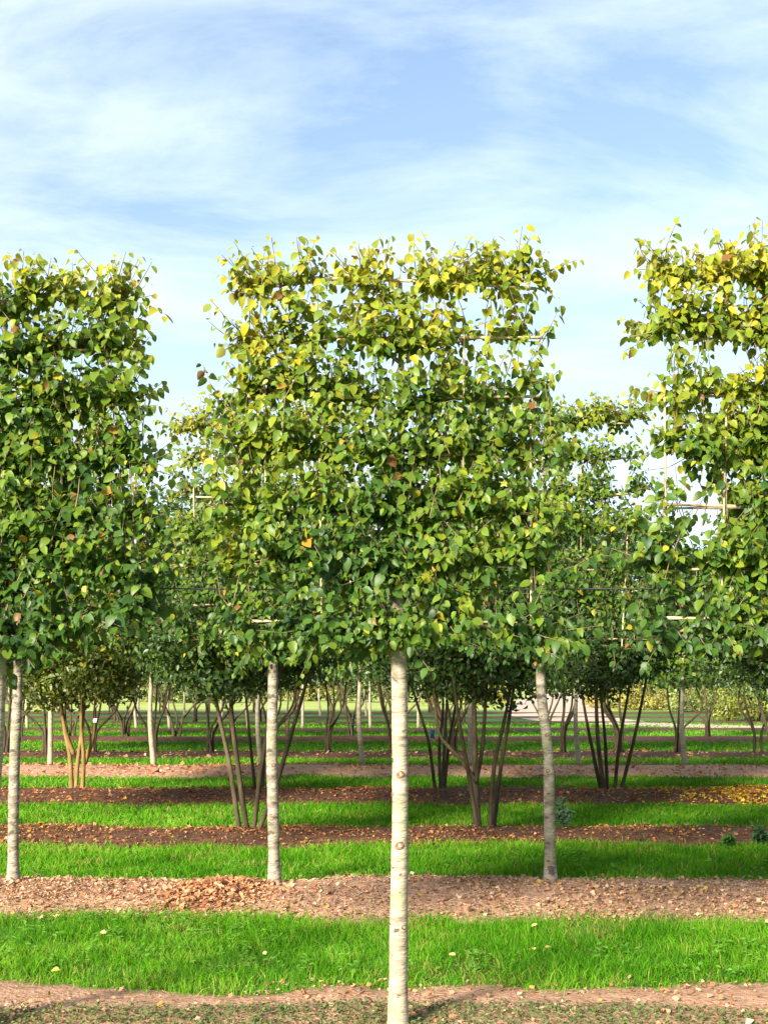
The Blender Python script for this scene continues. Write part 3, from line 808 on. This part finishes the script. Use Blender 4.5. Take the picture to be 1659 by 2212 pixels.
D3, D4, D5, D6 = depth(1800), depth(1716), depth(1660), depth(1632)
multistem(535, D3, [[(516, 1796), (492, 1660), (468, 1560), (452, 1490)], [(536, 1800, 1.1), (516, 1650), (504, 1540), (503, 1440)], [(548, 1797), (566, 1670), (583, 1570), (596, 1520)], [(556, 1797), (600, 1690), (634, 1580), (664, 1480)]],
          'dark multi-stem tree of four slanting stems just left of the second-row trunk', 'multi-stem trees of the third row', 51, bark='bark_dark', zc=2.7, crown=(1.35, 1.1, 1.15), zmin=1.43, rad=.030)
multistem(1045, D3, [[(1034, 1802, 1.9), (1030, 1740, 1.7), (1029, 1680)], [(1030, 1690), (995, 1640), (950, 1585), (940, 1500)], [(1029, 1690), (1042, 1620), (1048, 1540), (1052, 1480)], [(1034, 1760), (1008, 1660), (990, 1570), (978, 1490)],
                     [(1058, 1800), (1068, 1660), (1090, 1560), (1104, 1490)], [(1068, 1798), (1084, 1680), (1106, 1560), (1122, 1470)]],
          'dark multi-stem tree with a forked thick stem right of the central trunk', 'multi-stem trees of the third row', 52, zc=2.7, crown=(1.3, 1.1, 1.15), zmin=1.48, rad=.027)
multistem(1790, D3, [[(1780, 1800), (1740, 1640), (1690, 1520)], [(1795, 1800), (1790, 1640), (1780, 1500)], [(1805, 1800), (1840, 1640), (1880, 1500)]],
          'dark multi-stem tree leaning in from beyond the right picture edge', 'multi-stem trees of the third row', 53, zc=2.65, crown=(1.35, 1.1, 1.15), zmin=1.38)
multistem(-130, D3, [[(-135, 1800), (-170, 1640), (-200, 1500)], [(-125, 1800), (-100, 1640), (-60, 1500)]],
          'dark multi-stem tree whose crown reaches in at the left picture edge', 'multi-stem trees of the third row', 54, zc=2.7, crown=(1.3, 1.1, 1.1), zmin=1.48)
multistem(165, D4, [[(152, 1714, 1.1), (146, 1640), (130, 1570), (118, 1490)], [(160, 1716), (163, 1640), (168, 1580), (172, 1500)], [(163, 1630), (148, 1580), (140, 1530)], [(180, 1716), (186, 1640), (183, 1570), (186, 1500)], [(184, 1650), (202, 1590), (206, 1530)]],
          'multi-stem tree with golden stems and yellowish leaves at the left', 'multi-stem trees of the fourth row', 55, bark='bark_gold', zc=2.55, crown=(1.25, 1.1, 1.25), zmin=1.33, base=(.085, .115, .014), spread=(.28, .20, .01), rad=.034, leaf_len=.08)
multistem(952, D4, [[(942, 1714), (928, 1610), (908, 1540), (888, 1470)], [(952, 1716), (948, 1610), (955, 1540), (953, 1470)], [(960, 1716), (972, 1610), (985, 1540), (996, 1460)], [(956, 1716), (962, 1600), (968, 1500)]],
          'multi-stem tree of four slim stems close to the right of the central trunk', 'multi-stem trees of the fourth row', 56, zc=2.8, crown=(1.3, 1.1, 1.35), zmin=1.43, rad=.027)
multistem(1312, D4, [[(1302, 1702), (1278, 1600), (1266, 1530)], [(1306, 1702, 1.3), (1292, 1600), (1288, 1520)], [(1315, 1704), (1312, 1600), (1306, 1520)], [(1326, 1703), (1336, 1610), (1352, 1510)], [(1338, 1702), (1368, 1600), (1388, 1500)]],
          'multi-stem tree fanning out in five stems right of the patchy trunk', 'multi-stem trees of the fourth row', 57, zc=2.8, crown=(1.4, 1.1, 1.4), zmin=1.33, rad=.029)
multistem(1700, D4, [[(1690, 1714), (1660, 1600), (1630, 1500)], [(1705, 1714), (1720, 1600), (1740, 1500)]],
          'multi-stem tree partly outside the right edge in the fourth row', 'multi-stem trees of the fourth row', 58, zc=2.7, crown=(1.35, 1.1, 1.3), zmin=1.38)
multistem(560, D4 + .2, [[(552, 1712), (540, 1600), (530, 1500)], [(566, 1712), (572, 1600), (585, 1500)]],
          'slim multi-stem tree hidden behind the second-row trunk left of centre', 'multi-stem trees of the fourth row', 59, zc=2.8, crown=(1.3, 1.1, 1.3), zmin=1.43, rad=.026)

# ------------------------------------------------------------------ trees of the farther rows: shared meshes, each tree its own object
def ordinal(i):
    return ['first', 'second', 'third', 'fourth', 'fifth', 'sixth', 'seventh', 'eighth', 'ninth', 'tenth', 'eleventh', 'twelfth', 'thirteenth', 'fourteenth', 'fifteenth', 'sixteenth', 'seventeenth', 'eighteenth', 'nineteenth', 'twentieth'][i]

def far_espalier_meshes(seed):
    r = np.random.default_rng(seed); random.seed(seed)
    m = MB(); P = spline([(r.normal(0, .03), 0, -.05), (r.normal(0, .03), 0, .9), (0, 0, 1.8), (0, 0, 3.7)], 14); m.tube(P, np.linspace(.056, .02, 14), 8, wob=.06)
    zs = np.linspace(1.75, 3.7, 7); n = 1500
    X = r.uniform(-.8, .8, n); Z = zs[r.integers(0, 7, n)] + r.normal(.06, .09, n); Y = r.normal(0, .14, n)
    PP = np.stack([X, Y, Z], 1)
    D = np.stack([r.normal(0, .5, n), np.sign(Y) * .3, -.5 + r.normal(0, .3, n)], 1); N = np.stack([r.normal(0, .4, n), np.sign(Y) * r.uniform(.3, 1, n), r.uniform(.2, 1, n)], 1)
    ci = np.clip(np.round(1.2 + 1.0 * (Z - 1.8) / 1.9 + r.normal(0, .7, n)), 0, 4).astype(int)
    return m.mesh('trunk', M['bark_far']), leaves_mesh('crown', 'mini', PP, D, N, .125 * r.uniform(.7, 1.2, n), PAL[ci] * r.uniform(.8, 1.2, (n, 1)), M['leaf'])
def far_multi_meshes(seed):
    r = np.random.default_rng(seed); random.seed(seed)
    stems = []
    for k in range(r.integers(3, 6)):
        a = r.uniform(0, 6.28); s = r.uniform(.25, .55)
        m = MB(); m.tube(spline([(.10 * math.cos(a), .10 * math.sin(a), -.05), (s * .3 * math.cos(a) + r.normal(0, .05), s * .3 * math.sin(a), .55), (s * math.cos(a) + r.normal(0, .08), s * math.sin(a), 1.1), (s * 1.4 * math.cos(a), s * 1.3 * math.sin(a), 1.7), (s * 1.7 * math.cos(a), s * 1.7 * math.sin(a), 2.4)], 14),
                         np.linspace(.034, .014, 14), 7, wob=.06); stems.append(m.mesh('stem', M['bark_dark']))
    cs = []
    while len(cs) < 64:
        u = r.uniform(-1, 1, 3)
        if np.linalg.norm(u) > 1 or np.linalg.norm(u) < .3: continue
        c = np.array((u[0] * 1.15, u[1] * 1.0, 2.55 + u[2] * 1.15))
        if c[2] > 1.32 + .25 * r.random(): cs.append(c)
    lv = crown_leaves(r, np.array(cs), r.uniform(.24, .40, 64), 44, .115, np.array((.038, .076, .012)), np.array((.09, .10, .01)), 'mini')
    return stems, leaves_mesh('crown', 'mini', *lv, M['leaf_fine'])
FE = [far_espalier_meshes(200 + k) for k in range(4)]
FM = [far_multi_meshes(300 + k) for k in range(5)]
def far_row(kind, d, pxs, row, seed):
    r = np.random.default_rng(seed)
    for i, px in enumerate(sorted(pxs)):
        X = (px - XC) / F * d
        root = empty('slim_tree' if kind == 'e' else 'multi_stem_tree', (X, d + r.normal(0, .12), 0))
        s = r.uniform(.93, 1.06); root.scale = (s, s, s); root.rotation_euler = (0, 0, r.uniform(-.12, .12) if kind == 'e' else r.uniform(0, 6.28))
        if kind == 'e':
            t, c = FE[r.integers(0, 4)]; link('trunk', t, root); link('crown', c, root)['kind'] = 'stuff'
            tag(root, f'slim pale-trunked tree, {ordinal(i)} from the left in the {row} row back', 'tree', f'slim trees of the {row} row')
        else:
            st, c = FM[r.integers(0, 5)]
            for s_ in st: link('stem', s_, root)
            link('crown', c, root)['kind'] = 'stuff'
            tag(root, f'small dark multi-stem tree, {ordinal(i)} from the left in the {row} row back', 'tree', f'multi-stem trees of the {row} row')
far_row('e', D5, [-120, 118, 330, 560, 778, 1017, 1243, 1474, 1690], 'fifth', 61)
far_row('m', D6, [-60, 15, 110, 200, 330, 450, 580, 705, 850, 975, 1215, 1340, 1462, 1640], 'sixth', 62)
far_row('m', 32.2, [40, 150, 270, 380, 500, 615, 760, 860, 960, 1180, 1530, 1700], 'seventh', 63)
far_row('e', 38.7, [60, 175, 292, 365, 535, 655, 800, 905, 1020], 'eighth', 64)
far_row('m', 44.5, [30, 135, 255, 420, 560, 720, 845, 1000], 'ninth', 65)
far_row('e', 50.3, [20, 110, 205, 300, 400, 480, 590, 690, 790, 880], 'tenth', 66)
far_row('m', 56.4, [60, 150, 240, 350, 450, 550, 640, 740, 830, 930], 'eleventh', 67)

# ------------------------------------------------------------------ bushes and hedges beyond the road
def bush(px, d, w, h, label, seed, base=(.16, .19, .03), leaf=.16, name='bush', group='bushes beyond the road', per=34):
    r = np.random.default_rng(seed); X = (px - XC) / F * d
    root = empty(name, (X, d, 0)); tag(root, label, 'bush', group)
    n = int(40 * max(w / 2, 1)); u = r.uniform(-1, 1, (n, 3)); u[:, 2] = r.uniform(0, 1, n)
    cs = np.stack([u[:, 0] * w / 2, u[:, 1] * min(w, 2.5) / 2, (.08 + .92 * u[:, 2] * np.sqrt(np.clip(1 - .75 * u[:, 0] ** 2, .1, 1))) * h], 1)
    lv = crown_leaves(r, cs, r.uniform(.25, .45, n), per, leaf, np.array(base), np.array((.12, .10, .0)), 'mini')
    lv[0][:, 2] = np.maximum(lv[0][:, 2], .02)
    link('crown', leaves_mesh('crown', 'mini', *lv, M['leaf_fine']), root)['kind'] = 'stuff'
    m = MB()
    for k in range(5):
        a = r.uniform(0, 6.28); m.tube(spline([(.1 * math.cos(a), .1 * math.sin(a), -.05), (.3 * math.cos(a), .2 * math.sin(a), h * .4), (w * .25 * math.cos(a), .4 * math.sin(a), h * .75)], 6), np.linspace(.04, .012, 6), 5)
    m.build('stems', M['bark_dark'], root)
bush(1635, 46, 2.6, 1.75, 'rounded golden-green bush at the right edge beyond the gravel road', 71, base=(.15, .17, .018))
bush(1540, 58, 4.0, 1.9, 'pale green bush beyond the road, left of the golden one', 72, base=(.17, .22, .05))
bush(1440, 62, 5.0, 1.7, 'wide yellowish bush beyond the road behind the multi-stem trees', 73, base=(.26, .23, .05))
bush(1350, 66, 4.0, 1.5, 'low yellow bush at the far side of the road bend', 74, base=(.32, .26, .05))
bush(1010, 74, 5.0, 1.9, 'distant yellow-green bush just right of the central trunk', 75, base=(.30, .28, .05))
for k_, (px_, d_, w_, h_, b_, t_) in enumerate([(60, 78, 6, 1.7, (.16, .19, .04), 'pale green hedge bush at the far left below the crowns'), (250, 84, 7, 1.9, (.22, .22, .05), 'yellowish far hedge bush behind the golden-stemmed tree'),
                                                (420, 80, 6, 1.6, (.14, .18, .04), 'far green hedge bush left of the four slanting stems'), (640, 86, 7, 1.8, (.24, .23, .06), 'far yellowish hedge bush right of the four slanting stems'),
                                                (800, 82, 5, 1.7, (.15, .19, .04), 'far green hedge bush just left of the central trunk')]):
    bush(px_, d_, w_, h_, t_, 760 + k_, base=b_, leaf=.22, group='far hedge bushes', per=22)
def tree_line():
    r = np.random.default_rng(81); cs, rad = [], []
    for k in range(520):
        x = r.uniform(-75, 75); h = 4.5 + 4 * fbm(np.array([x * .06]), np.array([1.5]))[0]
        cs.append((x, 150 + r.uniform(-4, 4), r.uniform(.2, 1) * h)); rad.append(r.uniform(.9, 1.7))
    lv = crown_leaves(r, np.array(cs), np.array(rad), 2.6, .9, np.array((.07, .105, .03)), np.array((.08, .08, 0)), 'mini')
    lv[0][:, 2] = np.maximum(lv[0][:, 2], .1)
    o = link('far_wood', leaves_mesh('far_wood', 'mini', *lv, M['leaf_fine'])); tag(o, 'far green wood along the horizon behind the nursery rows', 'wood', kind='stuff')
tree_line()

# ------------------------------------------------------------------ small things
def weed_plant(px, py, h, n, label, seed, col=(.07, .16, .05)):
    r = np.random.default_rng(seed); d = depth(py); p = at(px, py, d)
    root = empty('weed_plant', (p.x, d, 0)); tag(root, label, 'weed', 'tall weeds on the soil strips')
    P, D, N, L, C = [], [], [], [], []; g = float(ground_z(np.array([p.x]), np.array([d]))[0])
    for k in range(n):
        a = r.uniform(0, 6.28); s = r.uniform(.05, .5) * h; top = (math.cos(a) * s, math.sin(a) * s, g + h * r.uniform(.45, 1))
        m = MB(); pts = spline([(0, 0, g - .02), (top[0] * .4, top[1] * .4, top[2] * .6), top], 8); m.tube(pts, np.linspace(.005, .002, 8), 4); m.build('stem', M['twig'], root)
        for q in pts[2:]:
            for s_ in range(3):
                P.append(q); b = r.uniform(0, 6.28); D.append((math.cos(b), math.sin(b), r.uniform(-.2, .5))); N.append((r.normal(0, .3), -.3, 1)); L.append(r.uniform(.04, .085)); C.append(np.array(col) * r.uniform(.75, 1.3))
    link('foliage', leaves_mesh('foliage', 'narrow', *[np.array(v, float) for v in (P, D, N, L, C)], M['leaf']), root)['kind'] = 'stuff'
weed_plant(1218, 1806, .33, 14, 'bluish green weed beside the patchy second-row trunk', 91, (.075, .17, .085))
weed_plant(1640, 1830, .20, 14, 'low dark green weed at the right edge of the third soil strip', 92, (.045, .10, .04))
weed_plant(1575, 1838, .17, 9, 'leafy green weed at the grass edge left of the dark one', 93, (.08, .20, .03))

def fallen_leaf(px, py, col, label, seed, size=.042):
    r = np.random.default_rng(seed); d = depth(py); p = at(px, py, d)
    a = r.uniform(0, 6.28)
    me = leaves_mesh('fallen_leaf', 'broad', np.zeros((1, 3)), np.array([[math.cos(a), math.sin(a), .25]]), np.array([[r.normal(0, .25), -.55, 1.]]), np.array([size]), np.array([col], float), M['litter'])
    o = link('fallen_leaf', me); o.location = (p.x, d, .06)
    tag(o, label, 'leaf', 'single dry leaves lying in the near grass')
fallen_leaf(985, 2085, (.50, .36, .14), 'tan leaf lying in the grass just right of the central trunk', 1)
fallen_leaf(1155, 2075, (.52, .40, .12), 'yellowish dry leaf in the grass, middle of the right half', 2)
fallen_leaf(1180, 2070, (.42, .25, .10), 'brown leaf beside the yellowish one in the right-hand grass', 3)
fallen_leaf(1148, 2020, (.50, .44, .14), 'small yellow leaf in the grass above the brown pair', 4, .045)
fallen_leaf(1652, 2012, (.50, .38, .18), 'pale tan leaf in the grass at the right edge', 5)
fallen_leaf(232, 2035, (.46, .36, .16), 'straw-coloured leaf in the near grass at left', 6, .05)
fallen_leaf(130, 2120, (.55, .42, .10), 'yellow leaf on the grass edge at bottom left', 7, .05)
fallen_leaf(575, 2085, (.50, .38, .18), 'dry leaf in the grass left of the central trunk', 8)

def stem_tag(px, py, d, m_, label, w=.05, h=.09):
    p = at(px, py, d); b = MB()
    V = []
    for i in range(5):
        t = i / 4 - .5
        for j in range(3): V.append((t * w, -.012 * math.cos(t * 2.5), -h * j / 2 + .008 * math.sin(3 * t + j)))
    fs = [(i * 3 + j, i * 3 + j + 1, i * 3 + j + 4, i * 3 + j + 3) for i in range(4) for j in range(2)]
    b.add(V, fs); k = len(V)
    b.tube([(math.cos(a) * .032, math.sin(a) * .032 + .035, 0) for a in np.linspace(0, 2 * math.pi, 13)], .003, 4)
    o = b.build('stem_tag', m_); o.location = (p.x, d - .05, p.z)
    sol = o.modifiers.new('thickness', 'SOLIDIFY'); sol.thickness = .002
    tag(o, label, 'tag')
stem_tag(934, 1578, D4 - .05, M['blue'], 'small blue tag tied to a stem right of the central trunk', .06, .12)
stem_tag(208, 1553, D4 - .1, M['white'], 'small white tag tied to a golden stem at left', .06, .06)

# dry twig lying on the second soil strip
t_ = MB(); a = at(790, 1963, depth(1963)); b = at(850, 1968, depth(1968))
t_.tube(spline([(a.x, a.y, .075), ((a.x + b.x) / 2, (a.y + b.y) / 2 + .02, .085), (b.x, b.y, .07)], 8), np.linspace(.007, .003, 8), 6)
t_.tube(spline([((a.x + b.x) / 2, (a.y + b.y) / 2 + .02, .085), (a.x + .08, a.y + .1, .09)], 5), np.linspace(.004, .002, 5), 5)
tag(t_.build('dry_twig', M['twig']), 'dry twig lying on the soil strip left of the central trunk', 'twig')
